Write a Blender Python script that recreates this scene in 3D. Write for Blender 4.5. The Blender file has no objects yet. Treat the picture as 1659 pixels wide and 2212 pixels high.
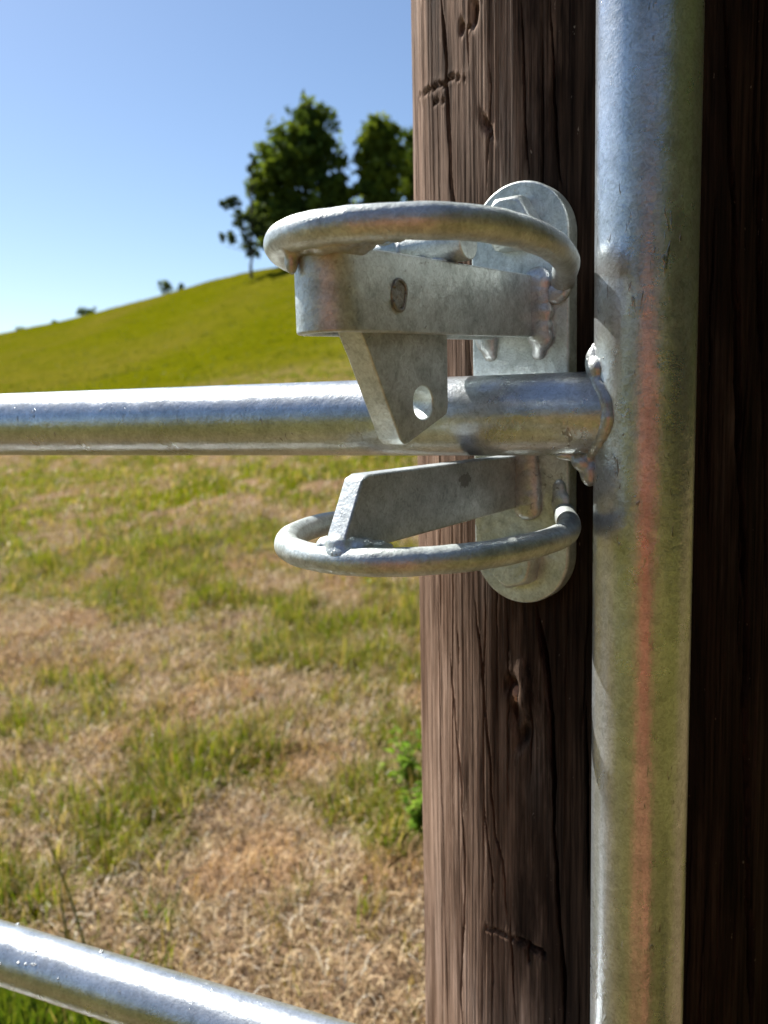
import bpy, bmesh, math, random
import numpy as np
from mathutils import Vector, Matrix
R_ = math.radians
rng = np.random.default_rng(7); random.seed(7)
scn = bpy.context.scene
C = scn.collection

# ------------------------------------------------------------------ camera
H = 1.25                                   # lens height above the ground
PITCH, ROLL, FPX = R_(7.611), R_(1.575), 1813.8   # focal length in units of a 1659 x 2212 picture
CX, CY = 829.5, 1106.0
fw = Vector((0, math.cos(PITCH), -math.sin(PITCH)))
r0 = Vector((1, 0, 0)); u0 = Vector((0, math.sin(PITCH), math.cos(PITCH)))
rt = r0*math.cos(ROLL) - u0*math.sin(ROLL)
up = u0*math.cos(ROLL) + r0*math.sin(ROLL)
EYE = Vector((0, 0, H))
cam_d = bpy.data.cameras.new('camera'); cam = bpy.data.objects.new('camera', cam_d); C.objects.link(cam)
M = Matrix((rt, up, -fw)).transposed().to_4x4(); M.translation = EYE
cam.matrix_world = M
cam_d.sensor_fit = 'VERTICAL'; cam_d.sensor_height = 32.0; cam_d.lens = 32.0*FPX/2212.0
cam_d.clip_start = 0.01; cam_d.clip_end = 3000
cam_d.dof.use_dof = True; cam_d.dof.focus_distance = 0.40
cam_d.dof.aperture_fstop = cam_d.lens/2.6      # pupil of 2.6 mm, as in a phone
scn.camera = cam

# ------------------------------------------------------------------ light
SUN_AZ, SUN_EL = R_(46), R_(47)            # to the left of straight ahead, above the horizon
sd = Vector((-math.sin(SUN_AZ)*math.cos(SUN_EL), math.cos(SUN_AZ)*math.cos(SUN_EL), math.sin(SUN_EL)))
w = bpy.data.worlds.new('World'); scn.world = w; w.use_nodes = True
nt = w.node_tree; sky = nt.nodes.new('ShaderNodeTexSky'); sky.sky_type = 'NISHITA'; sky.sun_disc = False
sky.sun_elevation = SUN_EL; sky.sun_rotation = -SUN_AZ
sky.altitude = 500; sky.air_density = 1.0; sky.dust_density = 0.6; sky.ozone_density = 3.2
nt.links.new(sky.outputs[0], nt.nodes['Background'].inputs[0]); nt.nodes['Background'].inputs[1].default_value = 0.060
ld = bpy.data.lights.new('sun', 'SUN'); ld.energy = 5.0; ld.angle = R_(0.53); ld.color = (1, .955, .88)
sun = bpy.data.objects.new('sun', ld); C.objects.link(sun); sun.rotation_euler = sd.to_track_quat('Z', 'Y').to_euler()
sun.location = (-30, 30, 40)
scn.view_settings.view_transform = 'Standard'; scn.view_settings.look = 'None'
scn.view_settings.gamma = 1; scn.view_settings.exposure = 1.25

# ------------------------------------------------------------------ helpers
def ray(px, py): return fw + rt*((px-CX)/FPX) - up*((py-CY)/FPX)
def tag(o, label=None, cat=None, group=None, kind=None):
    if label: o['label'] = label
    if cat: o['category'] = cat
    if group: o['group'] = group
    if kind: o['kind'] = kind
    return o
def empty(name, loc=(0, 0, 0), rz=0):
    o = bpy.data.objects.new(name, None); C.objects.link(o); o.location = loc; o.rotation_euler = (0, 0, rz)
    o.empty_display_size = .05; return o
def link(name, me, mat, parent=None, smooth=True):
    o = bpy.data.objects.new(name, me); C.objects.link(o)
    if mat: me.materials.append(mat)
    if parent: o.parent = parent
    if smooth: me.polygons.foreach_set('use_smooth', [True]*len(me.polygons))
    return o
def pyd(name, v, f, mat, parent=None, smooth=True):
    me = bpy.data.meshes.new(name); me.from_pydata([tuple(p) for p in v], [], f); me.update()
    return link(name, me, mat, parent, smooth)
def npmesh(name, v, tris, mat, parent=None, col=None, smooth=False, nper=3):
    v = np.asarray(v, np.float32); tris = np.asarray(tris, np.int32)
    me = bpy.data.meshes.new(name); me.vertices.add(len(v)); me.vertices.foreach_set('co', v.ravel())
    n = len(tris); me.loops.add(n*nper); me.loops.foreach_set('vertex_index', tris.ravel())
    me.polygons.add(n); me.polygons.foreach_set('loop_start', np.arange(n, dtype=np.int32)*nper)
    me.polygons.foreach_set('loop_total', np.full(n, nper, np.int32))
    if col is not None:
        a = me.color_attributes.new('tint', 'FLOAT_COLOR', 'POINT')
        a.data.foreach_set('color', np.c_[col, np.ones(len(col))].astype(np.float32).ravel())
    me.update(calc_edges=True)
    return link(name, me, mat, parent, smooth)
def bmobj(name, bm, mat, parent=None, smooth=True):
    me = bpy.data.meshes.new(name); bmesh.ops.recalc_face_normals(bm, faces=bm.faces); bm.to_mesh(me); bm.free()
    return link(name, me, mat, parent, smooth)
def bevel(o, width, seg=3, ang=35):
    m = o.modifiers.new('bevel', 'BEVEL'); m.width = width; m.segments = seg; m.limit_method = 'ANGLE'; m.angle_limit = R_(ang)
    try: m.harden_normals = False
    except Exception: pass
    wn = o.modifiers.new('wn', 'WEIGHTED_NORMAL'); wn.keep_sharp = False
    return o
def tube(pts, rad, n=24, cap=True, close=False):
    """vertices and faces of a round bar along pts"""
    P = np.array(pts, float); m = len(P); rad = np.broadcast_to(np.asarray(rad, float), (m,))
    T = np.gradient(P, axis=0)
    T /= np.linalg.norm(T, axis=1)[:, None]
    a = np.array([0, 0, 1.]) if abs(T[0][2]) < .9 else np.array([1., 0, 0])
    N = np.cross(T[0], a); N /= np.linalg.norm(N); v = []
    for i in range(m):
        N = N - T[i]*(N@T[i]); N /= np.linalg.norm(N); B = np.cross(T[i], N)
        for k in range(n):
            t = 2*math.pi*k/n; v.append(P[i] + rad[i]*(N*math.cos(t) + B*math.sin(t)))
    f = []
    for i in range(m-1):
        for k in range(n):
            k2 = (k+1) % n; f.append((i*n+k, i*n+k2, (i+1)*n+k2, (i+1)*n+k))
    if cap:
        f.append(tuple(range(n-1, -1, -1))); f.append(tuple((m-1)*n+k for k in range(n)))
    return v, f
def catmull(pts, n=12):
    P = np.array(pts, float); P = np.vstack([2*P[0]-P[1], P, 2*P[-1]-P[-2]]); out = []
    for i in range(1, len(P)-2):
        for t in np.linspace(0, 1, n, endpoint=False):
            p0, p1, p2, p3 = P[i-1:i+3]
            out.append(.5*((2*p1)+(-p0+p2)*t+(2*p0-5*p1+4*p2-p3)*t*t+(-p0+3*p1-3*p2+p3)*t**3))
    out.append(P[-2]); return np.array(out)
def h2(ix, iy, s):
    x = (ix.astype(np.int64)*374761393 + iy.astype(np.int64)*668265263 + s*974634533) & 0xffffffff
    x = ((x ^ (x >> 13))*1274126177) & 0xffffffff
    return ((x ^ (x >> 16)) & 0xffff)/65535.0
def vnoise(x, y, s=0):
    x = np.asarray(x, float); y = np.asarray(y, float)
    ix = np.floor(x); iy = np.floor(y); fx = x-ix; fy = y-iy; fx = fx*fx*(3-2*fx); fy = fy*fy*(3-2*fy)
    a = h2(ix, iy, s); b = h2(ix+1, iy, s); c = h2(ix, iy+1, s); d = h2(ix+1, iy+1, s)
    return (a*(1-fx)+b*fx)*(1-fy)+(c*(1-fx)+d*fx)*fy
def fbm(x, y, s=0, o=4):
    r = 0; a = .5; n = 0
    for i in range(o): r = r + a*vnoise(x*2**i, y*2**i, s+i*17); n += a; a *= .5
    return r/n
def sstep(a, b, x): t = np.clip((x-a)/(b-a), 0, 1); return t*t*(3-2*t)

# ------------------------------------------------------------------ materials
class N:
    def __init__(s, name):
        s.m = bpy.data.materials.new(name); s.m.use_nodes = True; s.t = s.m.node_tree; s.b = s.t.nodes['Principled BSDF']
        s.out = s.t.nodes['Material Output']
    def n(s, typ, **k):
        o = s.t.nodes.new('ShaderNode'+typ)
        for a, b in k.items(): setattr(o, a, b)
        return o
    def l(s, a, b): s.t.links.new(a, b)
    def coord(s, scale=(1, 1, 1), kind='Object'):
        c = s.n('TexCoord'); m = s.n('Mapping'); m.inputs['Scale'].default_value = scale; s.l(c.outputs[kind], m.inputs[0]); return m.outputs[0]
    def noise(s, vec, scale, detail=4, rough=.55, dist=0):
        n = s.n('TexNoise'); n.inputs['Scale'].default_value = scale; n.inputs['Detail'].default_value = detail
        n.inputs['Roughness'].default_value = rough; n.inputs['Distortion'].default_value = dist; s.l(vec, n.inputs['Vector']); return n.outputs['Fac']
    def ramp(s, fac, stops, interp='LINEAR'):
        r = s.n('ValToRGB'); r.color_ramp.interpolation = interp; e = r.color_ramp.elements
        while len(e) < len(stops): e.new(.5)
        for q, (p, c) in zip(e, stops):
            q.position = p; q.color = (*c, 1) if len(c) == 3 else c
        s.l(fac, r.inputs[0]); return r.outputs[0]
    def mix(s, fac, a, b, mode='MIX'):
        m = s.n('MixRGB', blend_type=mode)
        for i, x in enumerate((fac, a, b)):
            if isinstance(x, (int, float)): m.inputs[i].default_value = x
            elif isinstance(x, tuple): m.inputs[i].default_value = (*x, 1)
            else: s.l(x, m.inputs[i])
        return m.outputs[0]
    def math(s, op, a, b=0):
        m = s.n('Math', operation=op)
        for i, x in enumerate((a, b)):
            if isinstance(x, (int, float)): m.inputs[i].default_value = x
            else: s.l(x, m.inputs[i])
        return m.outputs[0]
    def bump(s, h, dist, strength=1, prev=None):
        b = s.n('Bump'); b.inputs['Strength'].default_value = strength; b.inputs['Distance'].default_value = dist; s.l(h, b.inputs['Height'])
        if prev is not None: s.l(prev, b.inputs['Normal'])
        return b.outputs[0]

def zinc(name, metallic, rough, light, dark, peel=.00010, flecks=.5, stretch=(1, 1, 1)):
    s = N(name); v = s.coord(); b = s.b
    mot = s.noise(v, 75, 7, .62, .6)
    col = s.ramp(mot, [(.30, dark), (.5, tuple((a+c)/2 for a, c in zip(dark, light))), (.72, light)])
    big = s.noise(v, 14, 4, .6)
    col = s.mix(.35, col, s.ramp(big, [(.35, (.62, .60, .55)), (.65, (1, 1, 1))]), 'MULTIPLY')
    fr = s.noise(v, 330, 5, .7, 1.5)
    col = s.mix(.75, col, s.ramp(fr, [(.34, (.62, .62, .60)), (.50, (.95, .95, .95)), (.68, (1.22, 1.23, 1.22))]), 'MULTIPLY')
    vs = s.coord(stretch)
    fl = s.ramp(s.noise(vs, 260, 3, .5, 1.2), [(.655, (0, 0, 0)), (.70, (1, 1, 1))])
    pat = s.ramp(s.noise(v, 30, 2), [(.45, (0, 0, 0)), (.6, (1, 1, 1))])
    flm = s.mix(1.0, fl, pat, 'MULTIPLY')
    col = s.mix(s.math('MULTIPLY', flm, flecks), col, (.17, .165, .15))
    s.l(col, b.inputs['Base Color']); b.inputs['Metallic'].default_value = metallic
    r = s.n('MapRange'); r.inputs[3].default_value = rough-.07; r.inputs[4].default_value = rough+.12; s.l(s.noise(v, 55, 6, .6), r.inputs[0])
    s.l(r.outputs[0], b.inputs['Roughness'])
    n1 = s.bump(s.noise(v, 900, 3, .5), peel, 1)
    n2 = s.bump(s.noise(v, 210, 4, .5), peel*2.2, 1, n1)
    n3 = s.bump(flm, peel*1.5, 1, n2)
    s.l(n3, b.inputs['Normal']); return s
zt = zinc('galvanised_tube', .80, .27, (.64, .68, .72), (.43, .46, .48), .00012, .8, (1, 1, .28))
M_tube = zt.m
zl = zinc('galvanised_latch', .64, .44, (.70, .76, .76), (.38, .42, .41), .00016, .6)
M_latch = zl.m
zw = zinc('galvanised_weld', .66, .38, (.60, .64, .66), (.36, .38, .385), .00018, .5)
M_weld = zw.m
zp = zinc('pin_steel', .6, .5, (.30, .295, .27), (.15, .15, .135), .0006, .5); M_pin = zp.m

# catch arm gets a dull worn scuff of its own on the near face
zs = zinc('galvanised_scuffed', .64, .46, (.58, .63, .66), (.35, .385, .40), .00016, .5)
def scuff(s, c, r):
    v = s.coord()
    d = s.n('VectorMath', operation='SUBTRACT'); s.l(v, d.inputs[0]); d.inputs[1].default_value = c
    e = s.n('VectorMath', operation='DIVIDE'); s.l(d.outputs[0], e.inputs[0]); e.inputs[1].default_value = r
    ln = s.n('VectorMath', operation='LENGTH'); s.l(e.outputs[0], ln.inputs[0])
    nn = s.math('MULTIPLY', s.noise(v, 400, 4), .9)
    m = s.ramp(s.math('ADD', ln.outputs['Value'], nn), [(.0, (1, 1, 1)), (.98, (1, 1, 1)), (1.0, (0, 0, 0))])
    old = s.b.inputs['Base Color'].links[0].from_socket
    s.l(s.mix(s.math('MULTIPLY', m, .75), old, (.16, .16, .155)), s.b.inputs['Base Color'])
scuff(zs, (.062, 0.0, -.042), (.0105, .02, .0068))
M_arm = zs.m

def wood():
    s = N('weathered_wood'); b = s.b
    g = s.noise(s.coord((1, 1, .045)), 120, 8, .72, .35)
    g2 = s.noise(s.coord((1, 1, .018)), 620, 4, .65)
    p = s.noise(s.coord((1, 1, .16)), 26, 4, .55)
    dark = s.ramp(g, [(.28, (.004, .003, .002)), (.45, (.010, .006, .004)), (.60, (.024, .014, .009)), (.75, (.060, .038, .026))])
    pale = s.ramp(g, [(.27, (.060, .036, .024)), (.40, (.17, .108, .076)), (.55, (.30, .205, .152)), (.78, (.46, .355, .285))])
    # shade painted into the wood: pale sunlit side, near-black shaded side, uneven streaky edge
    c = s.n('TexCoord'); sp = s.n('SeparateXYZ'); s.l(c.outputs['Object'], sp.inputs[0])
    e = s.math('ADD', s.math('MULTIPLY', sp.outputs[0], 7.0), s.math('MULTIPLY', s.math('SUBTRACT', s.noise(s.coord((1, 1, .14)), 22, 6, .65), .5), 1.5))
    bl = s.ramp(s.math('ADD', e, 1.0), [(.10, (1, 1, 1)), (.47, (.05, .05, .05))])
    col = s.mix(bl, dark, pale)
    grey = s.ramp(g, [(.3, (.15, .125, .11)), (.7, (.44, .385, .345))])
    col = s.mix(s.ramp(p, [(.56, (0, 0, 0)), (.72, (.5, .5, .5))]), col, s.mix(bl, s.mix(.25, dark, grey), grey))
    fine = s.ramp(g2, [(.34, (.22, .19, .17)), (.50, (.92, .92, .92)), (.66, (1.28, 1.28, 1.28))]); col = s.mix(.95, col, fine, 'MULTIPLY')
    st = s.ramp(s.noise(s.coord((1, 1, .10)), 45, 5, .65, .8), [(.40, (1.06, 1.06, 1.06)), (.60, (.42, .36, .32))]); col = s.mix(.8, col, st, 'MULTIPLY')
    fl = s.ramp(s.noise(s.coord((1, 1, .4)), 420, 2), [(.74, (0, 0, 0)), (.78, (1, 1, 1))])
    col = s.mix(s.math('MULTIPLY', fl, .35), col, (.42, .35, .28))
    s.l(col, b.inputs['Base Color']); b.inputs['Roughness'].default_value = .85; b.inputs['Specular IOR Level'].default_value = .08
    n1 = s.bump(g2, .0008, 1); n2 = s.bump(g, .0004, .8, n1); s.l(n2, b.inputs['Normal'])
    return s.m
M_wood = wood()
def plain(name, c, rough=.8, var=.3, scale=40):
    s = N(name); v = s.coord(); n = s.noise(v, scale, 4)
    s.l(s.ramp(n, [(.3, tuple(x*(1-var) for x in c)), (.7, tuple(x*(1+var) for x in c))]), s.b.inputs['Base Color'])
    s.b.inputs['Roughness'].default_value = rough; return s.m
M_knot = plain('knot_wood', (.30, .15, .08), .6, .5, 250)

def leafmat(name, trans=.35, rough=.55, spec=.3):
    s = N(name); a = s.n('VertexColor', layer_name='tint'); b = s.b
    s.l(a.outputs[0], b.inputs['Base Color']); b.inputs['Roughness'].default_value = rough; b.inputs['Specular IOR Level'].default_value = spec
    t = s.n('BsdfTranslucent'); s.l(s.mix(1.0, a.outputs[0], (1.1, 1.1, .45), 'MULTIPLY'), t.inputs[0])
    mx = s.n('MixShader'); mx.inputs[0].default_value = trans; s.l(b.outputs[0], mx.inputs[1]); s.l(t.outputs[0], mx.inputs[2])
    s.l(mx.outputs[0], s.out.inputs[0]); return s.m
M_leaf = leafmat('foliage', .45, .7, .06); M_grass = leafmat('grass_blade', .5, .6, .08); M_straw = leafmat('dry_straw', .2, .6)
M_bark = plain('bark', (.055, .045, .035), .9, .4, 6)

# ------------------------------------------------------------------ terrain
_cr = [(-700, 870), (-350, 800), (0, 722), (45, 712), (160, 689), (340, 641), (480, 602), (640, 568), (830, 511), (1000, 470), (1250, 440)]
_ca = [math.degrees(math.atan2(ray(*p).x, ray(*p).y)) for p in _cr]; _ct = [ray(*p).z/math.hypot(ray(*p).x, ray(*p).y) for p in _cr]
def crest(az):
    """slope of the sight line to the hill's crest, and the crest's distance, by bearing (right positive)"""
    d = np.degrees(az)
    T = np.interp(d, [-180, -100, -70]+_ca+[45, 80, 110, 180], [.005, .005, .01]+_ct+[.26, .15, .05, .005])
    Rc = np.interp(d, [-180, -100, -45, -26, -7, 0, 25, 90, 180], [150, 150, 135, 108, 72, 66, 62, 90, 150])
    return T, Rc
def ground_z(x, y):
    x = np.asarray(x, float); y = np.asarray(y, float)
    r = np.hypot(x, y); az = np.arctan2(x, y); T, Rc = crest(az)
    Hc = T*Rc + H
    u = r/Rc
    up_ = Hc*np.clip(u, 0, 1)**1.55
    back = Hc*(1 + 1.55*(u-1)*np.exp(-np.clip(u-1, 0, 9)*9) - .22*np.clip(u-1, 0, 30)**1.1)
    z = np.where(u < 1, up_, back)
    z = np.maximum(z, -25)
    near = ((fbm(x*1.7, y*1.7, 3, 4)-.5)*.08 + (fbm(x*7.5, y*7.5, 4, 3)-.5)*.040*sstep(16, 6, r))*sstep(.3, 2.0, r) + (fbm(x*.25, y*.25, 9, 3)-.5)*.22*sstep(4, 14, r)
    return z + near
ang = np.concatenate([np.linspace(-42, 22, 250), np.linspace(22, 318, 150)[1:-1]])
ang = np.radians(ang); na = len(ang)
rad = np.concatenate([[.02], np.geomspace(.12, 1.0, 14)[:-1], np.linspace(1.0, 9, 210), np.geomspace(9.05, 40, 110), np.linspace(40.5, 125, 130), np.geomspace(127, 1500, 30)])
AA, RR = np.meshgrid(ang, rad, indexing='ij'); X = RR*np.sin(AA); Y = RR*np.cos(AA); Zg = ground_z(X, Y)
nr = len(rad); idx = np.arange(na*nr).reshape(na, nr); nx = np.roll(idx, -1, 0)
quads = np.stack([idx[:, :-1], nx[:, :-1], nx[:, 1:], idx[:, 1:]], -1).reshape(-1, 4)
def ground_at(px, py):
    d = ray(px, py); t_ = .5
    for _ in range(4000):
        p = EYE + d*t_
        if p.z <= float(ground_z(p.x, p.y)): break
        t_ += .01
    return p.x, p.y
PATCH = [(*ground_at(px, py), r, a) for px, py, r, a in [(70, 1420, .42, -.14), (170, 1500, .25, -.10), (600, 1930, .28, -.16), (740, 2050, .30, -.20), (860, 2080, .25, -.20), (520, 1820, .22, -.10), (300, 1950, .22, -.10), (650, 1560, .3, -.10), (450, 2150, .25, -.15), (640, 2180, .25, -.2),
         (240, 1300, .30, .14), (640, 1330, .40, .10), (380, 1680, .24, .14), (480, 1430, .26, .10), (20, 1920, .16, .14), (600, 1030, .9, .10), (800, 1350, .4, .10), (130, 1650, .2, .08)]]
def green_mask(x, y):
    """1 where green grass grows, 0 on the dried-out litter"""
    r = np.hypot(x, y)
    m = fbm(x*4.2+3.1, y*4.2, 21, 4)*.8 + fbm(x*.8, y*.8+7, 22, 2)*.30 - .560 + sum(a*np.exp(-((x-px)**2+(y-py)**2)/(r_*r_)) for px, py, r_, a in PATCH)
    g = sstep(-.11, .17, m + .035*sstep(2.2, 6, r))
    g = np.maximum(g, sstep(.4, -.6, y)*.85)
    g = np.maximum(g, sstep(11, 30, r + 10*(fbm(x*.2, y*.2, 5, 3)-.5)))
    return g
gm = green_mask(X, Y)
def gmat():
    s = N('meadow_ground'); b = s.b; v = s.coord()
    a = s.n('VertexColor', layer_name='tint')
    litter = s.ramp(s.noise(v, 60, 6, .7), [(.3, (.07, .042, .024)), (.5, (.20, .13, .078)), (.7, (.36, .255, .16))])
    tuft = s.noise(v, 1.1, 7, .68)
    grass = s.ramp(tuft, [(.25, (.060, .068, .0015)), (.5, (.088, .092, .002)), (.75, (.115, .112, .004))])
    dry = s.ramp(s.noise(v, .07, 5, .6), [(.42, (0, 0, 0)), (.66, (1, 1, 1))])
    grass = s.mix(s.math('MULTIPLY', dry, .45), grass, (.14, .105, .02))
    col = s.mix(a.outputs[0], litter, grass)
    s.l(col, b.inputs['Base Color']); b.inputs['Roughness'].default_value = 1.0; b.inputs['Specular IOR Level'].default_value = 0.0
    n1 = s.bump(s.noise(v, 45, 5, .7), .012, 1); n2 = s.bump(s.noise(v, 3.0, 5, .7), .12, .8, n1); s.l(n2, b.inputs['Normal'])
    return s.m
ground = npmesh('ground', np.c_[X.ravel(), Y.ravel(), Zg.ravel()], quads[:, ::-1], gmat(), None, np.repeat(gm.ravel()[:, None], 3, 1), True, 4)
tag(ground, 'grassy hillside meadow with dry straw-covered patches', 'ground', kind='structure')

# blades: base point, heading, length, width, lean, colour -> arched three-triangle blades
def blades(name, bx, by, bz, head, L, Wd, lean, col, mat, flat=False):
    n = len(bx); d = np.c_[np.sin(head), np.cos(head), np.zeros(n)]; sdv = np.c_[np.cos(head), -np.sin(head), np.zeros(n)]
    tw = rng.uniform(-.6, .6, n)[:, None]
    base = np.c_[bx, by, bz]; zup = np.array([0, 0, 1.])
    s1 = np.sin(lean*.55)[:, None]; c1 = np.cos(lean*.55)[:, None]; s2 = np.sin(lean*1.25)[:, None]; c2 = np.cos(lean*1.25)[:, None]
    mid = base + (d*s1 + zup*c1)*(L*.55)[:, None]
    tip = mid + (d*s2 + zup*c2)*(L*.5)[:, None]
    hw = (Wd*.5)[:, None]
    sd2 = sdv*np.cos(tw) + d*np.sin(tw)
    V = np.stack([base - sd2*hw, base + sd2*hw, mid - sd2*hw*.8, mid + sd2*hw*.8, tip], 1).reshape(-1, 3)
    k = np.arange(n)[:, None]*5
    T = np.concatenate([k+np.array([[0, 1, 3]]), k+np.array([[0, 3, 2]]), k+np.array([[2, 3, 4]])], 0)
    return npmesh(name, V, T, mat, None, np.repeat(col, 5, 0))
def scatter(n, r0, r1, a0=-40, a1=16, power=1.0):
    u = rng.random(n); r = (r0**(2*power) + u*(r1**(2*power)-r0**(2*power)))**(1/(2*power))
    a = rng.uniform(a0, a1, n); fr = rng.random(n) < .24; a[fr] = np.where(rng.random(fr.sum()) < .55, rng.uniform(a0-24, a0, fr.sum()), rng.uniform(a1, a1+20, fr.sum()))   # thinner beyond the picture's edges
    a = np.radians(a); return r*np.sin(a), r*np.cos(a)
def mixc(a, b, t): return np.asarray(a)*(1-t[:, None]) + np.asarray(b)*t[:, None]

# dry litter
x, y = scatter(280000, 1.15, 7.5, power=.72); g = green_mask(x, y); keep = rng.random(len(x)) < 1-.55*g; x, y = x[keep], y[keep]; n = len(x)
t = rng.random(n); col = mixc((.30, .19, .095), (.68, .53, .32), t); gry = rng.random(n) < .10; col[gry] = (.66, .61, .50); drk = rng.random(n) < .30; col[drk] = (.09, .052, .026); rst = fbm(x*3, y*3, 77, 2) > .58; col[rst] *= np.array((.95, .80, .62))
L = rng.uniform(.018, .075, n)*np.where(rng.random(n) < .05, 1.9, 1); Wd = rng.uniform(.0009, .0034, n); lean = rng.normal(1.2, .28, n)
# litter blades lie on the soil, tips dipping only as far as the surface
lean = np.clip(lean, .35, 1.42)
o = blades('straw', x, y, ground_z(x, y)+.001+rng.random(n)*.010, rng.uniform(0, 6.28, n), L, Wd, lean, col, M_straw)
tag(o, 'dry tan straw and dead grass littering the soil beyond the gate', 'straw', kind='stuff')
x, y = scatter(42000, 6.5, 19, power=.7); g = green_mask(x, y); keep = rng.random(len(x)) < 1-.6*g; x, y = x[keep], y[keep]; n = len(x)
col = mixc((.20, .12, .06), (.66, .51, .31), rng.random(n))
o = blades('dead_grass', x, y, ground_z(x, y), rng.uniform(0, 6.28, n), rng.uniform(.05, .16, n), rng.uniform(.004, .010, n), np.clip(rng.normal(1.0, .35, n), .2, 1.4), col, M_straw)
tag(o, 'pale dead grass on the bare ground at the foot of the slope', 'grass', kind='stuff')

# living grass: clumps
def grass(name, ncl, r0, r1, per, Lr, Wr, label, power=.8, spread=.05, thr=.5, a0=-40, a1=16, dryp=.22, tone=1.0):
    cx, cy = scatter(ncl, r0, r1, a0, a1, power); g = green_mask(cx, cy); k = rng.random(ncl) < np.clip((g-.0), .17, 1)**1.1; cx, cy, g = cx[k], cy[k], g[k]
    m = len(cx); cnt = rng.integers(per//2, per*3//2, m); i = np.repeat(np.arange(m), cnt); n = len(i)
    sp = spread*rng.uniform(.5, 1.6, m)[i]; an = rng.uniform(0, 6.28, n); rr = np.abs(rng.normal(0, 1, n))*sp
    bx = cx[i]+rr*np.sin(an); by = cy[i]+rr*np.cos(an)
    head = an+rng.normal(0, .9, n)
    hgt = rng.uniform(.55, 1.35, m)[i]*(.55+.45*g[i])
    L = rng.uniform(*Lr, n)*hgt; Wd = rng.uniform(*Wr, n); lean = np.clip(rng.normal(.75, .4, n), .05, 1.4)
    hue = rng.random(m)[i]*.7+rng.random(n)*.3
    col = mixc((.050, .110, .005), (.25, .28, .012), hue)
    dry = rng.random(n) < (dryp + .35*(1-g[i])); col[dry] = mixc((.22, .15, .06), (.48, .38, .21), rng.random(dry.sum()))
    col *= tone*rng.uniform(.8, 1.2, n)[:, None]
    o = blades(name, bx, by, ground_z(bx, by)-.004, head, L, Wd, lean, col, M_grass)
    return tag(o, label, 'grass', kind='stuff')
grass('meadow_grass', 8500, 1.3, 6.5, 26, (.04, .14), (.0018, .0048), 'green grass tufts scattered over the dry straw near the gate', .75, .030, dryp=.34)
grass('rust_grass', 1150, 1.4, 6.5, 24, (.05, .13), (.0014, .0034), 'rusty brown dead grass wisps standing among the green tufts', .75, .05, dryp=1.0, tone=.8)
grass('slope_grass', 11500, 5.6, 22, 14, (.05, .14), (.005, .012), 'rougher green and tan grass at the foot of the hill', .6, .10, dryp=.30)
grass('hill_grass', 10500, 22, 112, 7, (.05, .12), (.02, .05), 'sunlit olive green grass covering the hill up to its crest', .75, .5, a0=-36, a1=8, dryp=.05, tone=.50)
# dense strip at the gate's foot, under the lower rail
fg0 = EYE + ray(90, 2205)*(H/-ray(90, 2205).z)
cx = fg0.x + rng.normal(0, .13, 110) - .03; cy = fg0.y + rng.normal(0, .05, 110) - .07; i = np.repeat(np.arange(110), 22); n = len(i)
bx = cx[i]+rng.normal(0, .02, n); by = cy[i]+rng.normal(0, .02, n)
o = blades('foreground_grass', bx, by, ground_z(bx, by)-.004, rng.uniform(0, 6.28, n), rng.uniform(.05, .13, n), rng.uniform(.003, .0065, n),
           np.clip(rng.normal(.5, .35, n), .02, 1.3), mixc((.05, .11, .012), (.19, .23, .03), rng.random(n)), M_grass)
tag(o, 'lush long green grass blades under the lower gate rail', 'grass', kind='stuff')

def on_ground(px, py):
    d = ray(px, py); s = .5
    for _ in range(4000):
        p = EYE + d*s
        if p.z <= float(ground_z(p.x, p.y)): break
        s += .004 if s < 12 else .05
    return Vector((p.x, p.y, float(ground_z(p.x, p.y))))

# ------------------------------------------------------------------ trees and bushes on the crest
def leaf_cloud(cent, radii, n, size, c_dark, c_light, seed):
    """n leaf sprays in clumps through the crown lobes (cent, radii)"""
    rg = np.random.default_rng(seed); V = []; K = []
    vol = np.array([a*b*c for a, b, c in radii]); vol = vol**.8/np.sum(vol**.8)
    ncl = max(12, n//34); lob = rg.choice(len(cent), ncl, p=vol)
    d = rg.normal(0, 1, (ncl, 3)); d /= np.linalg.norm(d, axis=1)[:, None]; rr = rg.random(ncl)**.42
    cl = np.array(cent)[lob] + d*rr[:, None]*np.array(radii)[lob]
    i = rg.integers(0, ncl, n); cs = (np.array(radii)[lob].mean(1)*.14*rg.uniform(.5, 1.5, ncl))[i]
    p = cl[i] + rg.normal(0, 1, (n, 3))*cs[:, None]*np.array([1, 1, .7])
    a = rg.normal(0, 1, (n, 3)); a /= np.linalg.norm(a, axis=1)[:, None]; b = np.cross(a, rg.normal(0, 1, (n, 3))); b /= np.linalg.norm(b, axis=1)[:, None]
    s = (size*rg.uniform(.55, 1.4, n))[:, None]
    V = np.stack([p-a*s, p+b*s*.5, p+a*s, p-b*s*.5], 1).reshape(-1, 3)
    F = np.arange(n)[:, None]*4+np.array([[0, 1, 2, 3]])
    hue = np.clip(rg.random(ncl)[i]*.75+rg.random(n)*.25, 0, 1)
    return V, F, np.repeat(mixc(c_dark, c_light, hue), 4, 0)
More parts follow.
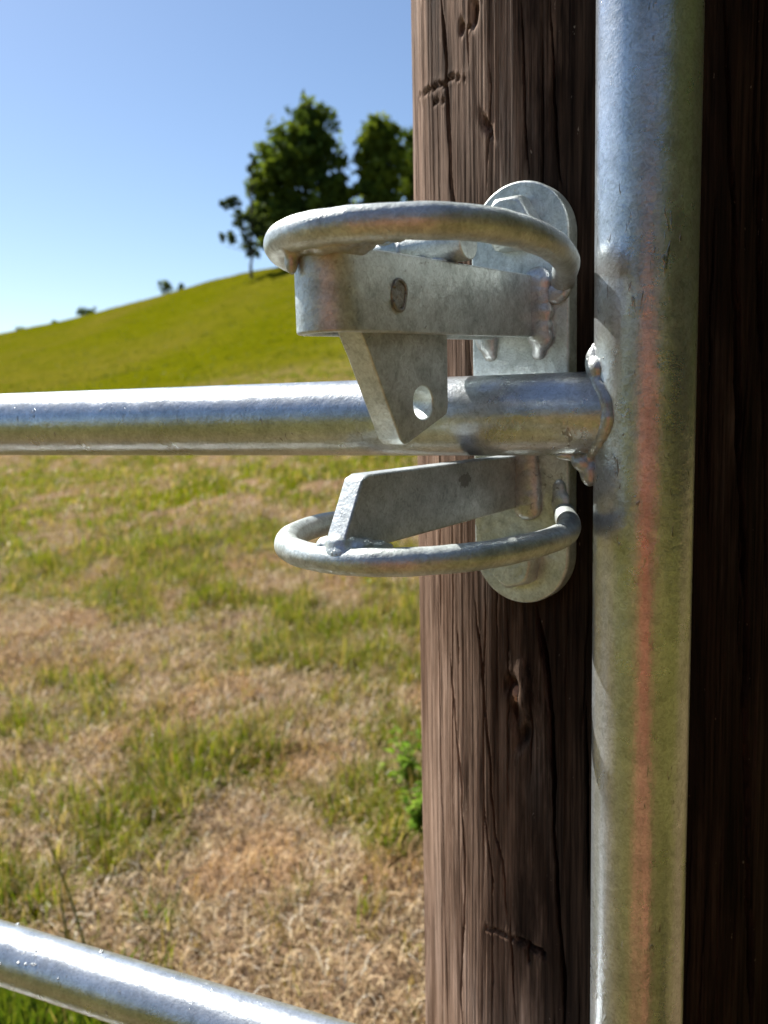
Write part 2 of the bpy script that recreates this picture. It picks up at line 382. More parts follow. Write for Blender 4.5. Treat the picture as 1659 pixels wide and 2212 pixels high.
def tree(name, base, lobes, trunk_h, trunk_r, n, size, label, seed, cat='tree', group=None, cd=(.035, .065, .018), clt=(.16, .205, .035), nlimb=9):
    t = empty(name, base); rg = random.Random(seed)
    cent = [l[:3] for l in lobes]; radii = [l[3:] for l in lobes]
    V, F, K = leaf_cloud(cent, radii, n, size, cd, clt, seed); npmesh('crown', V, F, M_leaf, t, K, False, 4)
    v, f = [], []
    def addt(pts, r):
        a, b = tube(catmull(pts, 4), np.linspace(r[0], r[1], (len(pts)-1)*4+1), 7); o_ = len(v); v.extend(a); f.extend(tuple(k+o_ for k in q) for q in b)
    top = max(cent, key=lambda c: c[2])
    addt([(0, 0, -.6), (rg.uniform(-.1, .1), 0, trunk_h*.5), (rg.uniform(-.2, .2), rg.uniform(-.2, .2), trunk_h), (top[0]*.6, top[1]*.6, top[2]*.9)], (trunk_r*1.25, trunk_r*.25))
    for k in range(nlimb):
        c = cent[k % len(cent)]; rd = radii[k % len(cent)]; z0 = trunk_h*rg.uniform(.55, 1.15)
        e = [c[q]+rg.uniform(-.6, .6)*rd[q] for q in range(3)]
        addt([(0, 0, z0), (e[0]*.4, e[1]*.4, z0+(e[2]-z0)*.55), tuple(e)], (trunk_r*.42, trunk_r*.06))
    pyd('trunk', v, f, M_bark, t); return tag(t, label, cat, group)
def spot(px, dist):
    """point on the hill in the bearing of picture column px at a distance"""
    d = ray(px, 600); a = math.atan2(d.x, d.y); x, y = dist*math.sin(a), dist*math.cos(a); return Vector((x, y, float(ground_z(x, y))))
def m_per_px(dist): return dist/FPX
D1 = 73.0; k = m_per_px(D1)
b1 = spot(668, D1)
def lobe(px, py, rx, ry, base_px, base, D, dy=0, deep=.9):
    """crown lobe given by its place and size in the picture, at the tree's own distance"""
    kk = D/FPX; d = ray(px, py); p = EYE + d*(D/math.hypot(d.x, d.y))
    return (p.x-base.x, p.y-base.y+dy, p.z-base.z, rx*kk, rx*kk*deep, ry*kk)
L1 = [lobe(664, 262, 52, 55, 0, b1, D1), lobe(640, 330, 70, 60, 0, b1, D1), lobe(692, 335, 50, 75, 0, b1, D1), lobe(600, 400, 62, 70, 0, b1, D1),
      lobe(690, 440, 75, 70, 0, b1, D1), lobe(600, 480, 60, 55, 0, b1, D1), lobe(560, 430, 32, 50, 0, b1, D1), lobe(728, 430, 32, 70, 0, b1, D1), lobe(640, 505, 70, 40, 0, b1, D1)]
tree('broadleaf_tree', b1, L1, 4.2, .36, 11500, .33, 'tallest broad dark green tree on the hill crest', 11)
b2 = spot(812, 71.0)
L2 = [lobe(815, 290, 38, 42, 0, b2, 71), lobe(795, 345, 30, 55, 0, b2, 71), lobe(835, 370, 42, 70, 0, b2, 71), lobe(805, 420, 45, 50, 0, b2, 71)]
tree('broadleaf_tree', b2, L2, 4.0, .28, 5600, .31, 'lighter green rounded tree between the tallest tree and the post', 12, cd=(.045, .08, .018), clt=(.20, .24, .035))
b3 = spot(892, 76.0)
L3 = [lobe(890, 330, 34, 40, 0, b3, 76), lobe(900, 390, 42, 60, 0, b3, 76), lobe(930, 340, 50, 70, 0, b3, 76)]
tree('broadleaf_tree', b3, L3, 4.0, .32, 5000, .33, 'green tree half hidden behind the wooden post', 13)
b4 = spot(545, 70.0)
L4 = [lobe(535, 470, 34, 26, 0, b4, 70), lobe(515, 515, 26, 22, 0, b4, 70), lobe(562, 505, 22, 28, 0, b4, 70), lobe(545, 350, 14, 26, 0, b4, 70), lobe(498, 440, 24, 10, 0, b4, 70), lobe(492, 520, 16, 20, 0, b4, 70), lobe(545, 540, 24, 18, 0, b4, 70), lobe(548, 395, 12, 20, 0, b4, 70)]
tree('small_tree', b4, L4, 2.0, .13, 2000, .20, 'thin sparse small tree at the edge of the clump on the hill', 14, nlimb=12, cd=(.022, .038, .022), clt=(.09, .12, .05))
for j, (px, D, wd, ht, lab) in enumerate([(356, 88, 17, 17, 'round dark bush standing on the grassy hill crest'), (391, 89, 6, 11, 'tiny narrow shrub next to the round bush on the crest'),
                                      (184, 100, 24, 11, 'low wide bush peeping over the falling ridge'), (40, 112, 14, 8, 'small dark bush far down the ridge line'),
                                      (112, 106, 9, 5, 'tiny low shrub between two ridge bushes')]):
    b = spot(px, D); kk = D/FPX; h = ht*kk
    lb = [(0, 0, h*.95, wd*kk*.8, wd*kk*.8, h*.9), (wd*kk*.4, 0, h*.7, wd*kk*.6, wd*kk*.6, h*.7), (-wd*kk*.4, 0, h*.65, wd*kk*.6, wd*kk*.6, h*.65)]
    tree('hill_bush', b, lb, h*.5, .04, 900, .13, lab, 40+j, 'bush', nlimb=5)

# woodland edge to the right of the gate and across the track behind the photographer; it is mirrored in the zinc
wl = [(52, 9.5, 8.5), (68, 8.0, 9.5), (84, 7.2, 9.0), (100, 7.0, 8.0), (117, 7.6, 8.8), (134, 9.0, 7.5), (150, 13, 7.5), (166, 17, 8.0), (181, 19, 8.4), (196, 18, 7.6), (212, 17, 8.2), (230, 19, 8.0)]
for j, (a, D, hh) in enumerate(wl):
    aa = R_(a); x, y = D*math.sin(aa), D*math.cos(aa); b = Vector((x, y, float(ground_z(x, y))))
    lb = [(0, 0, hh*.78, 1.9, 1.9, hh*.24), (.8, .4, hh*.52, 2.0, 1.9, hh*.25), (-.9, -.3, hh*.50, 2.0, 1.9, hh*.26), (.2, .2, hh*.24, 2.1, 2.0, hh*.2)]
    tree('woodland_tree', b, lb, 2.2, .2, 3400, .34, 'leafy tree in the woodland edge across from the gate', 60+j, group='woodland edge trees')

# ------------------------------------------------------------------ wooden post
PC = Vector((.1670, .6035)); PR = .140
def prad(z): return PR - .010*(z-H)
th_c = math.atan2(-PC.y, -PC.x)                  # towards the lens
th = np.concatenate([np.linspace(-1.6, .55, 860), np.linspace(.55, 1.6, 170)[1:], np.linspace(1.6, 2*math.pi-1.6, 70)[1:-1]])
zz = np.concatenate([np.linspace(-.35, H-.58, 60)[:-1], np.linspace(H-.58, H+.36, 440), np.linspace(H+.36, 1.95, 20)[1:]])
TH, ZZ = np.meshgrid(th, zz, indexing='ij'); TA = TH + th_c
arc = TH*PR                                       # metres round the post
disp = np.zeros_like(TH)
wob = (fbm(ZZ*3, TH*0+1, 31, 3)-.5)*.012
aw = arc + wob
disp += (fbm(aw*620, ZZ*7, 32, 3)-.5)*.0007 + (fbm(aw*150, ZZ*3.2, 33, 3)-.5)*.0006 + (fbm(aw*14, ZZ*1.3, 34, 3)-.5)*.007
per = np.cos(TH*0)                                # (kept round; facets come from the low noise above)
def to_post(px, py):
    d = ray(px, py); a = d.x*d.x+d.y*d.y; e = Vector((-PC.x, -PC.y)); b = d.x*e.x+d.y*e.y; R = PR
    for _ in range(6):
        c = e.length_squared-R*R; disc = b*b-a*c
        s = (-b-math.sqrt(disc))/a if disc > 0 else -b/a
        z = H+d.z*s; R = prad(z)
    t = math.atan2(d.y*s-PC.y, d.x*s-PC.x)-th_c
    return ((t+math.pi) % (2*math.pi)-math.pi)*PR, z
def crack(pts, width, depth, jag=.0012, seed=0, taper=True):
    q = sorted([to_post(*p) for p in pts], key=lambda a: a[1]); za = np.array([b for a, b in q]); aa = np.array([a for a, b in q])
    ca = np.interp(ZZ, za, aa) + (fbm(ZZ*55, ZZ*0+seed, 50+seed, 3)-.5)*jag*2 + (fbm(ZZ*9, ZZ*0+seed, 90+seed, 2)-.5)*jag*3
    m = (ZZ > za[0]) & (ZZ < za[-1])
    tp = sstep(0, .03, ZZ-za[0])*sstep(0, .03, za[-1]-ZZ) if taper else 1
    ww = width*(.55+.9*vnoise(ZZ*38, ZZ*0+seed, 7+seed))*(.35+.65*tp)
    return np.where(m, depth*tp*np.exp(-np.clip(np.abs((arc-ca)/ww)**6, 0, 40)), 0)
CR = [([(952, -20), (962, 144), (965, 216), (973, 426), (1000, 640), (1012, 800), (1015, 960)], .0014, .036),
      ([(1021, -10), (1018, 40), (1008, 70), (1012, 150)], .0010, .006),
      ([(1056, 110), (1062, 190), (1050, 330), (1048, 430)], .0008, .006),
      ([(1120, -20), (1128, 200), (1132, 330), (1140, 390)], .0008, .007),
      ([(1190, -20), (1200, 200), (1208, 360), (1218, 420)], .0007, .006),
      ([(1156, 1290), (1190, 1545), (1195, 1785), (1209, 2024), (1221, 2240)], .0016, .016),
      ([(1027, 1290), (1056, 1593), (1072, 1809), (1089, 1860), (1100, 2000)], .0008, .008),
      ([(972, 1401), (998, 1713), (1008, 1929), (996, 2144), (1002, 2230)], .0008, .008),
      ([(945, 1250), (952, 1600), (958, 1900), (966, 2230)], .0006, .004),
      ([(1262, 1500), (1266, 1700), (1268, 1950)], .0010, .010),
      ([(985, 1340), (992, 1440)], .0010, .007), ([(1100, 1960), (1112, 2100), (1118, 2230)], .0007, .006),
      ([(1046, 1700), (1066, 1900), (1060, 2230)], .0006, .005),
      ([(1568, -10), (1589, 560), (1605, 1200), (1612, 1700), (1622, 2230)], .0018, .014),
      ([(1640, 300), (1650, 900), (1655, 1300)], .0010, .008)]
for j, (p, wd, dp) in enumerate(CR): disp -= crack(p, wd*.85, dp*2.0, seed=j)
for j in range(95):                               # fine drying checks
    a0 = rng.uniform(-.19, .16); z0 = rng.uniform(H-.62, H+.3); ln_ = rng.uniform(.03, .26)
    ca = a0 + (fbm(ZZ*7, ZZ*0+j, 200+j, 2)-.5)*.006 + (fbm(ZZ*60, ZZ*0+j, 300+j, 2)-.5)*.0012
    tp = sstep(z0, z0+.3*ln_, ZZ)*(1-sstep(z0+.7*ln_, z0+ln_, ZZ))
    disp -= rng.uniform(.001, .005)*tp*np.exp(-np.clip(((arc-ca)/rng.uniform(.0003, .00065))**4, 0, 40))
def pit(px, py, ra, rz, depth, tilt=0):
    a, z = to_post(px, py); u = arc-a; v_ = ZZ-z; u2 = u*math.cos(tilt)+v_*math.sin(tilt); v2 = -u*math.sin(tilt)+v_*math.cos(tilt)
    nz = .6+.8*fbm(arc*260, ZZ*200, 71, 2)
    return depth*np.exp(-np.clip(((u2/ra)**2+(v2/rz)**2)*nz, 0, 40))
disp -= pit(1020, 18, .0026, .006, .006) + pit(1019, 40, .002, .004, .006) + pit(994, 58, .0018, .003, .007) + pit(1048, 270, .002, .007, .006, .5)
def split(pts, width, depth, seed, lip=0):
    """torn crack along any line on the post's face"""
    q = [to_post(*p) for p in pts]; dm = np.full_like(arc, 9.); jit = (fbm(arc*130, ZZ*130, seed, 3)-.5)*.0040
    for (a0, z0), (a1, z1) in zip(q[:-1], q[1:]):
        dx, dz = a1-a0, z1-z0; t_ = np.clip(((arc-a0)*dx+(ZZ-z0)*dz)/(dx*dx+dz*dz), 0, 1); dm = np.minimum(dm, np.hypot(arc-a0-t_*dx, ZZ-z0-t_*dz+jit))
    ww = width*(.7+.6*fbm(arc*90, ZZ*90, seed+5, 2))
    return depth*np.exp(-np.clip((dm/ww)**3, 0, 40)) - lip*np.exp(-np.clip((dm/(ww*3.5))**2, 0, 40))
disp -= split([(908, 214), (922, 200), (940, 190), (957, 182), (963, 178)], .0011, .004, 401, .0006) + split([(966, 172), (980, 168), (1002, 163)], .0008, .003, 402, .0005) + split([(938, 226), (955, 221), (966, 218)], .0007, .0025, 403)
disp -= pit(1108, 1480, .0045, .0045, .008) + pit(1112, 1545, .003, .011, .006, .1) - pit(1140, 1500, .006, .016, .0045, .3)
disp -= split([(1050, 2006), (1078, 2012), (1100, 2024), (1120, 2033)], .0010, .004, 410, .0005) + split([(1120, 2033), (1142, 2044), (1160, 2052), (1172, 2064)], .0020, .008, 411, .0006) + split([(1138, 2046), (1142, 2075)], .0010, .005, 412)
disp -= pit(1130, 1590, .0035, .010, .005, -.5)
RRp = prad(ZZ)+disp
npz = len(zz); npt = len(th); V = np.c_[(PC.x+RRp*np.cos(TA)).ravel(), (PC.y+RRp*np.sin(TA)).ravel(), ZZ.ravel()]
idx = np.arange(npt*npz).reshape(npt, npz); nx = np.roll(idx, -1, 0)
quads = np.stack([idx[:, :-1], nx[:, :-1], nx[:, 1:], idx[:, 1:]], -1).reshape(-1, 4)
post = empty('wooden_post', (PC.x, PC.y, 0))
V[:, 0] -= PC.x; V[:, 1] -= PC.y
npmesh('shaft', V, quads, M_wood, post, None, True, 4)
v, f = [], []
for k in range(48): t = 2*math.pi*k/48; v.append((prad(1.95)*.985*math.cos(t), prad(1.95)*.985*math.sin(t), 1.955))
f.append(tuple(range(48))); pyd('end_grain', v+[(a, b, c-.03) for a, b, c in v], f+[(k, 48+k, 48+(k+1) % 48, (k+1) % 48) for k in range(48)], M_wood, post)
# knot in the face, below the latch
a, z = to_post(1113, 1503); t = a/PR+th_c; kr = prad(z)-.0045
bm = bmesh.new(); bmesh.ops.create_uvsphere(bm, u_segments=20, v_segments=12, radius=1)
for vv in bm.verts:
    n = 1+.12*math.sin(vv.co.x*9+vv.co.z*7); vv.co = Vector((vv.co.x*.0042*n, vv.co.y*.0038*n, vv.co.z*.0052*n))
o = bmobj('knot', bm, M_knot, post); o.location = (kr*math.cos(t), kr*math.sin(t), z); o.rotation_euler = (0, 0, t)
tag(post, 'thick round weathered brown timber gatepost with long cracks', 'post')

# ------------------------------------------------------------------ gate
SX, SY, YAW = .1299, .4178, R_(23.32); Z1, Z2 = -.0099, -.4205
RS, RRL = .02415, .0212
gd = Vector((-math.cos(YAW), math.sin(YAW), 0))
gate = empty('metal_gate', (SX, SY, 0), 0)
tag(gate, 'galvanised round-tube metal gate held in the latch on the post', 'gate')
def tobj(name, pts, r, mat, parent, n=64, cap=True):
    v, f = tube(pts, r, n, cap); return pyd(name, v, f, mat, parent)
zs_ = np.linspace(.22, 1.72, 160)
o = tobj('stile', [(0, 0, z) for z in zs_], [RS]*160, M_tube, gate, 96); bevel(o, .001, 2, 60)
LEN = 3.4
for zr in (Z1, Z2, Z2-.36):
    s_ = np.concatenate([np.linspace(.006, 1.2, 160), np.linspace(1.25, LEN, 30)])
    tobj('rail', [tuple(gd*s + Vector((0, 0, H+zr))) for s in s_], RRL, M_tube, gate, 72)
tobj('hinge_stile', [tuple(gd*LEN + Vector((0, 0, z))) for z in (.22, .6, 1.0, 1.4, 1.72)], RS, M_tube, gate, 32)
def weld(name, blobs, parent, vox=.0008, mat=None, it=14):
    bm = bmesh.new()
    for (p, r) in blobs:
        rr = r if isinstance(r, tuple) else (r, r, r)
        bmesh.ops.create_icosphere(bm, subdivisions=2, radius=1, matrix=Matrix.Translation(p) @ Matrix.Diagonal((*rr, 1)))
    o = bmobj(name, bm, mat or M_weld, parent)
    m = o.modifiers.new('fuse', 'REMESH'); m.mode = 'VOXEL'; m.voxel_size = vox; m.use_smooth_shade = True
    sm = o.modifiers.new('smooth', 'SMOOTH'); sm.iterations = it; sm.factor = .5
    return o
side = Vector((-gd.y, gd.x, 0))                    # horizontal, across the gate
if side.y > 0: side = -side
rw = random.Random(5)
for zr in (Z1, Z2, Z2-.36):
    bl = []
    for k in range(72):                            # bead along the saddle where the rail meets the stile
        t = 2*math.pi*k/72; h = RRL*.90*math.cos(t); q = RRL*.90*math.sin(t)
        d = math.sqrt(max(RS*RS-h*h if False else RS*RS-q*q, 0)); r = .0039*(1+.10*rw.uniform(-1, 1))
        p = gd*(d-.0004) + side*q*1.0 + Vector((0, 0, H+zr+h*1.02)); bl.append((p, r))
    top = gd*(RS*.75) + side*.010
    bl += [(gd*.0235+side*.004+Vector((0, 0, H+zr+RRL+.004)), (.005, .005, .009)), (gd*.0215+side*.010+Vector((0, 0, H+zr+RRL+.001)), (.005, .006, .006)),
           (gd*.0235+side*.0005+Vector((0, 0, H+zr+RRL+.011)), (.0028, .0028, .004)),
           (gd*.029+side*.004+Vector((0, 0, H+zr-RRL-.003)), (.006, .005, .005)), (gd*.0255+side*.003+Vector((0, 0, H+zr-RRL-.008)), (.0055, .0055, .008)),
           (gd*.036+side*.003+Vector((0, 0, H+zr-RRL+.0005)), (.008, .004, .003))]
    for k in range(16):                            # spatter round the joint
        t = rw.uniform(-1.2, 1.5); hz = rw.uniform(-.03, .03); e = gd*math.cos(t)+side*math.sin(t)
        bl.append((e*RS + Vector((0, 0, H+zr+hz)), rw.uniform(.0006, .0013)))
    weld('weld_bead', bl, gate, .0008)
# zinc nibs on the lower rail, each a drop of its own
bm = bmesh.new(); bmesh.ops.create_icosphere(bm, subdivisions=2, radius=1); nib = bpy.data.meshes.new('zinc_nib'); bm.to_mesh(nib); bm.free()
nib.polygons.foreach_set('use_smooth', [True]*len(nib.polygons)); nib.materials.append(M_tube)
for k in range(30):
    s = rw.uniform(.35, .95); t = rw.uniform(-.7, 1.9); e = Vector((0, 0, math.cos(t)))+side*math.sin(t)
    o = bpy.data.objects.new('zinc_nib', nib); C.objects.link(o); o.parent = gate; o.location = gd*s+e*RRL+Vector((0, 0, H+Z2)); r = rw.uniform(.0006, .0014); o.scale = (r*1.3, r*1.3, r)

# ------------------------------------------------------------------ latch: local x out of the back plate, y towards the gate's end, z from lens height
la = R_(35.7); O = Vector((.0783, .480, H)); lrot = math.atan2(-math.cos(la), -math.sin(la))
latch = empty('gate_latch', O, lrot)
tag(latch, 'galvanised gate latch with two ring guards bolted to the wooden post', 'latch')
def prism(name, outline, y0, y1, mat, parent, axis='y', bev=.001, holes=None, seg=3):
    """outline in the (a, b) plane extruded along the third axis; holes are loops too"""
    bm = bmesh.new(); loops = [outline]+(holes or []); E_ = []
    def mk(a, b, t):
        return {'y': (a, t, b), 'x': (t, a, b), 'z': (a, b, t)}[axis]
    for lp in loops:
        vs = [bm.verts.new(mk(a, b, y0)) for a, b in lp]
        for i in range(len(vs)): E_.append(bm.edges.new((vs[i], vs[(i+1) % len(vs)])))
    if holes:
        r = bmesh.ops.triangle_fill(bm, edges=E_, use_beauty=True, use_dissolve=False); fs = [g for g in r['geom'] if isinstance(g, bmesh.types.BMFace)]
    else:
        fs = [bm.faces.new(list(bm.verts))]
    r = bmesh.ops.extrude_face_region(bm, geom=fs)
    nv = [g for g in r['geom'] if isinstance(g, bmesh.types.BMVert)]
    for q in nv: q.co[{'x': 0, 'y': 1, 'z': 2}[axis]] = y1
    o = bmobj(name, bm, mat, parent)
    if bev: bevel(o, bev, seg)
    return o
# back plate with round ends
W2 = .030; ZT, ZB = .117-W2, -.120+W2; out = []
for k in range(33): t = math.pi*k/32; out.append((W2*math.cos(t), ZT+W2*math.sin(t)))
for k in range(33): t = math.pi+math.pi*k/32; out.append((W2*math.cos(t), ZB+W2*math.sin(t)))
prism('back_plate', out, -.012, 0, M_latch, latch, 'x', .0016)
# hex bolts
def bolt(y, z, rot):
    h = .0115; R = .0160; bm = bmesh.new()
    rows = [(-.001, 1.0, 0), (h*.66, 1.0, 0), (h, .80, 1)]
    ring = []
    n = 48
    def hexr(t):
        q = (t-rot) % (math.pi/3)-math.pi/6; return R*.866/math.cos(q)
    prof = [(-.002, 1.0, 0), (h*.70, 1.0, 0), (h*.92, .93, .6), (h, .86, 1.0)]
    for (x_, s, c) in prof:
        rr = []
        for k in range(n):
            t = 2*math.pi*k/n; r = hexr(t)*(1-c) + min(hexr(t), R*.9)*c; r *= s if c > 0 else 1
            rr.append(bm.verts.new((x_, r*math.cos(t), r*math.sin(t))))
        ring.append(rr)
    for a, b in zip(ring[:-1], ring[1:]):
        for k in range(n): bm.faces.new((a[k], a[(k+1) % n], b[(k+1) % n], b[k]))
    bm.faces.new(ring[-1]); bm.faces.new(ring[0][::-1])
    o = bmobj('bolt', bm, M_latch, latch); bevel(o, .0007, 2, 25); o.location = (0, y, z)
    return o
bolt(-.0020, .0935, R_(0)); bolt(-.0015, -.0950, R_(17))
# folded strap (upper catch)
YN, YF, TK, XE = .0101, -.0190, .0052, .1605
yc = (YN+YF)/2; ro = (YN-YF)/2; ri = ro-TK
def shear(x): return -.030*x
outer = [(-.001, YN)]+[(x, YN) for x in np.linspace(.02, XE, 8)]
outer += [(XE+ro*math.sin(t)*1.05, yc+ro*math.cos(t)) for t in np.linspace(0, math.pi, 29)[1:-1]]
outer += [(x, YF) for x in np.linspace(XE, .02, 8)]+[(-.001, YF)]
inner = [(-.001, YN-TK)]+[(x, YN-TK) for x in np.linspace(.02, XE, 8)]
inner += [(XE+ri*math.sin(t)*1.05, yc+ri*math.cos(t)) for t in np.linspace(0, math.pi, 29)[1:-1]]
inner += [(x, YF+TK) for x in np.linspace(XE, .02, 8)]+[(-.001, YF+TK)]
n = len(outer); v = []
for z in (.0322, .0655):
    v += [(a, b, z+shear(a)) for a, b in outer] + [(a, b, z+shear(a)) for a, b in inner]
f = []
for i in range(n-1):
    f += [(i, i+1, 2*n+i+1, 2*n+i), (n+i+1, n+i, 3*n+i, 3*n+i+1), (i+1, i, n+i, n+i+1), (2*n+i, 2*n+i+1, 3*n+i+1, 3*n+i)]
f += [(0, n, 3*n, 2*n)[::-1], (n-1, 2*n-1, 4*n-1, 3*n-1)]
bm = bmesh.new(); bv = [bm.verts.new(p) for p in v]
for q in f: bm.faces.new([bv[k] for k in q])
strap = bmobj('strap', bm, M_latch, latch); bevel(strap, .0011, 3, 40)
# pawl, pivoting in the strap
hole = [(.1045+.0082*math.cos(t), -.0018+.0076*math.sin(t)) for t in np.linspace(0, 2*math.pi, 41)[:-1]]
pw = [(.0820, .058), (.0820, -.0045), (.0835, -.0078), (.0965, -.0125), (.1175, -.0200), (.1205, -.0205), (.1240, -.0180), (.1345, .0000), (.1455, .0195), (.1530, .031), (.1535, .046), (.147, .055), (.135, .0575)]
def ring_prism(name, outline, hc, hr, y0, y1, mat, parent, bev):
    """flat plate with a round hole: radial quads from the hole to the outline"""
    P = [Vector((a, b)) for a, b in outline]; hcv = Vector(hc); dirs = [math.atan2(p.y-hcv.y, p.x-hcv.x) for p in P]
    dirs = sorted(dirs+[math.pi*2*k/44-math.pi for k in range(44) if min(abs((math.pi*2*k/44-math.pi)-d) for d in dirs) > .05])
    ot, hl = [], []
    for t in dirs:
        d = Vector((math.cos(t), math.sin(t))); best = None
        for i in range(len(P)):
            p, q = P[i], P[(i+1) % len(P)]; e = q-p; den = d.x*e.y-d.y*e.x
            if abs(den) < 1e-12: continue
            w_ = p-hcv; tt = (w_.x*e.y-w_.y*e.x)/den; uu = (w_.x*d.y-w_.y*d.x)/den
            if tt > 0 and -1e-6 <= uu <= 1+1e-6 and (best is None or tt < best): best = tt
        ot.append(hcv+d*best); hl.append(hcv+Vector((d.x*hr[0], d.y*hr[1])))
    n = len(dirs); v = [(p.x, y, p.y) for y in (y0, y1) for lp in (ot, hl) for p in lp]; f = []
    for i in range(n):
        j = (i+1) % n
        f += [(i, j, n+j, n+i), (2*n+j, 2*n+i, 3*n+i, 3*n+j), (j, i, 2*n+i, 2*n+j), (n+i, n+j, 3*n+j, 3*n+i)]
    bm = bmesh.new(); bv = [bm.verts.new(p) for p in v]
    for q in f: bm.faces.new([bv[k] for k in q])
    o = bmobj(name, bm, mat, parent); bevel(o, bev, 3, 24); return o
pawl = ring_prism('pawl', pw, (.1045, -.0018), (.0082, .0076), -.0095, .0030, M_latch, latch, .0010)
v, f = tube([(.0835, y, .0715) for y in np.linspace(-.034, .0165, 12)], .0083, 40); o = pyd('crossbar', v, f, M_latch, pawl); bevel(o, .001, 2, 50)
weld('weld_bead', [((.088+rw.uniform(-.003, .003), y, .064), rw.uniform(.003, .0045)) for y in np.linspace(-.010, .003, 7)]+[((.0905, -.026, .0755), (.0016, .006, .0025)), ((.0905, -.018, .071), (.0018, .003, .005))], pawl)
# pivot pin with a ragged head
v, f = tube([(.1336, y, .0438) for y in (-.022, -.01, .008, .0108)], [.0056]*4, 32); pin = pyd('pivot_pin', v, f, M_pin, latch); bevel(pin, .0006, 2, 50)
pts = [(.1336+.0053*math.cos(t)*(1-.18*math.sin(2.2*t)), .0108, .0438+.0064*math.sin(t)) for t in np.linspace(.45, 5.9, 30)]
v, f = tube(pts, .0008, 8); pyd('pin_burr', v, f, M_pin, pin)
# lower catch arm: flat bar with a slanted, chamfered end
arm = [(-.001, -.0334), (.1440, -.0318), (.1490, -.0335), (.1640, -.0600), (.1600, -.0660), (.1500, -.0645), (-.001, -.0636)]
prism('catch_arm', arm, -.0105, 0, M_arm, latch, 'y', .0013)
# ring guards
def guard(name, pl, z, r, seed):
    P = catmull([(a, b, z+dz) for a, b, dz in pl], 14); m = len(P)
    rr = r*(1+.035*(fbm(np.arange(m)*.22, np.zeros(m), seed, 3)-.5)*2)
    v, f = tube(P, rr, 36); return pyd(name, v, f, M_latch, latch)
guard('ring_guard', [(-.004, .0245, -.004), (.010, .0315, -.002), (.030, .0415, 0), (.052, .0495, 0), (.082, .0575, 0), (.112, .0610, 0), (.142, .0585, 0), (.164, .0455, 0), (.178, .0230, 0), (.1815, .002, 0), (.1745, -.017, 0), (.158, -.0330, 0),
                     (.132, -.046, 0), (.10, -.054, 0), (.06, -.053, 0), (.025, -.043, 0), (-.004, -.027, -.002)], .0648, .0067, 3)
guard('ring_guard', [(-.004, .0255, .002), (.010, .0325, .001), (.030, .0430, 0), (.055, .0515, 0), (.081, .0536, 0), (.110, .0490, 0), (.133, .0390, 0), (.153, .0205, 0), (.1615, -.002, 0), (.158, -.028, 0), (.142, -.052, 0),
                     (.115, -.070, 0), (.081, -.078, 0), (.045, -.069, 0), (.018, -.046, 0), (-.004, -.027, .002)], -.0672, .0061, 4)
# weld beads on the latch
def bead(p0, p1, r, n, jit=.12, parent=latch, extra=(), sq=(.62, 1.25, 1)):
    p0 = Vector(p0); p1 = Vector(p1); bl = []
    n = n*3
    for k in range(n):
        q = p0.lerp(p1, k/max(1, n-1)) + Vector((0, rw.uniform(-1, 1), rw.uniform(-1, 1)))*r*.16
        e = r*(1+jit*rw.uniform(-1, 1)); bl.append((q, (e*sq[0], e*sq[1], e*sq[2])))
    return weld('weld_bead', bl+list(extra), parent, .0007, None, 18)
bead((.0012, .0125, .063), (.0012, .0135, .030), .0062, 9, extra=[((.0008, .0132, .0275), (.0035, .0055, .005)), ((.0003, .0122, .0230), (.0026, .0050, .0040)), ((.002, .016, .064), .003)])
bead((.001, -.0205, .064), (.001, -.0205, .030), .0055, 8, extra=[((.0008, -.0185, .0275), (.0035, .0055, .005)), ((.0003, -.018, .0235), (.0026, .0048, .004))])
bead((.0012, .0035, -.0335), (.0012, .0050, -.0640), .0070, 12, .10)
bead((.001, .0265, .058), (.0012, .0225, .0535), .0045, 5, extra=[((.001, .0205, .052), .003), ((.001, .0275, .054), .0035)])
bead((.001, .0255, -.0560), (.0012, .0255, -.0615), .0042, 5, extra=[((.0002, .0245, -.052), (.0026, .0045, .006))])
bead((.001, -.025, -.058), (.001, -.024, -.0615), .004, 4)
bead((.001, -.026, .060), (.001, -.026, .063), .0045, 4)
# ring to strap bend, ring to catch arm
sb = []
for t in np.linspace(-.9, 2.6, 26):
    sb.append((Vector((XE+ro*math.cos(t-.85)*1.0, yc+ro*math.sin(t-.85)*-1.0*-1, .0605)), (.0034*(1+.3*rw.uniform(-1, 1)),)*2+(.0038,)))
sb += [((.1705, .0045, .0615), (.006, .006, .004)), ((.176, -.004, .0605), (.005, .006, .004)), ((.160, .012, .0618), (.008, .004, .0035)), ((.1795, -.010, .0625), (.0045, .0035, .006)), ((.178, -.0085, .0640), (.006, .003, .006)), ((.1775, -.0105, .0555), (.003, .003, .006)), ((.168, .014, .0632), (.007, .006, .005)), ((.176, .004, .0605), (.006, .007, .005)), ((.1735, .011, .0612), (.006, .006, .005)), ((.160, .018, .0640), (.008, .006, .004)), ((.150, .020, .0650), (.008, .005, .003))]
weld('weld_bead', sb, latch)
weld('weld_bead', [((.1585, -.0055, -.0610), (.0065, .0075, .0065)), ((.1545, .0030, -.0625), (.007, .005, .005)), ((.1480, .0060, -.0635), (.007, .004, .004)), ((.1405, .0045, -.0645), (.006, .003, .0025)), ((.1585, -.0135, -.0625), (.006, .005, .005)), ((.1625, -.004, -.0650), (.005, .008, .006)), ((.1620, -.005, -.0600), (.004, .006, .004)),
                   ((.150, -.014, -.0640), (.007, .004, .0035))], latch, .0009, M_latch, 8)

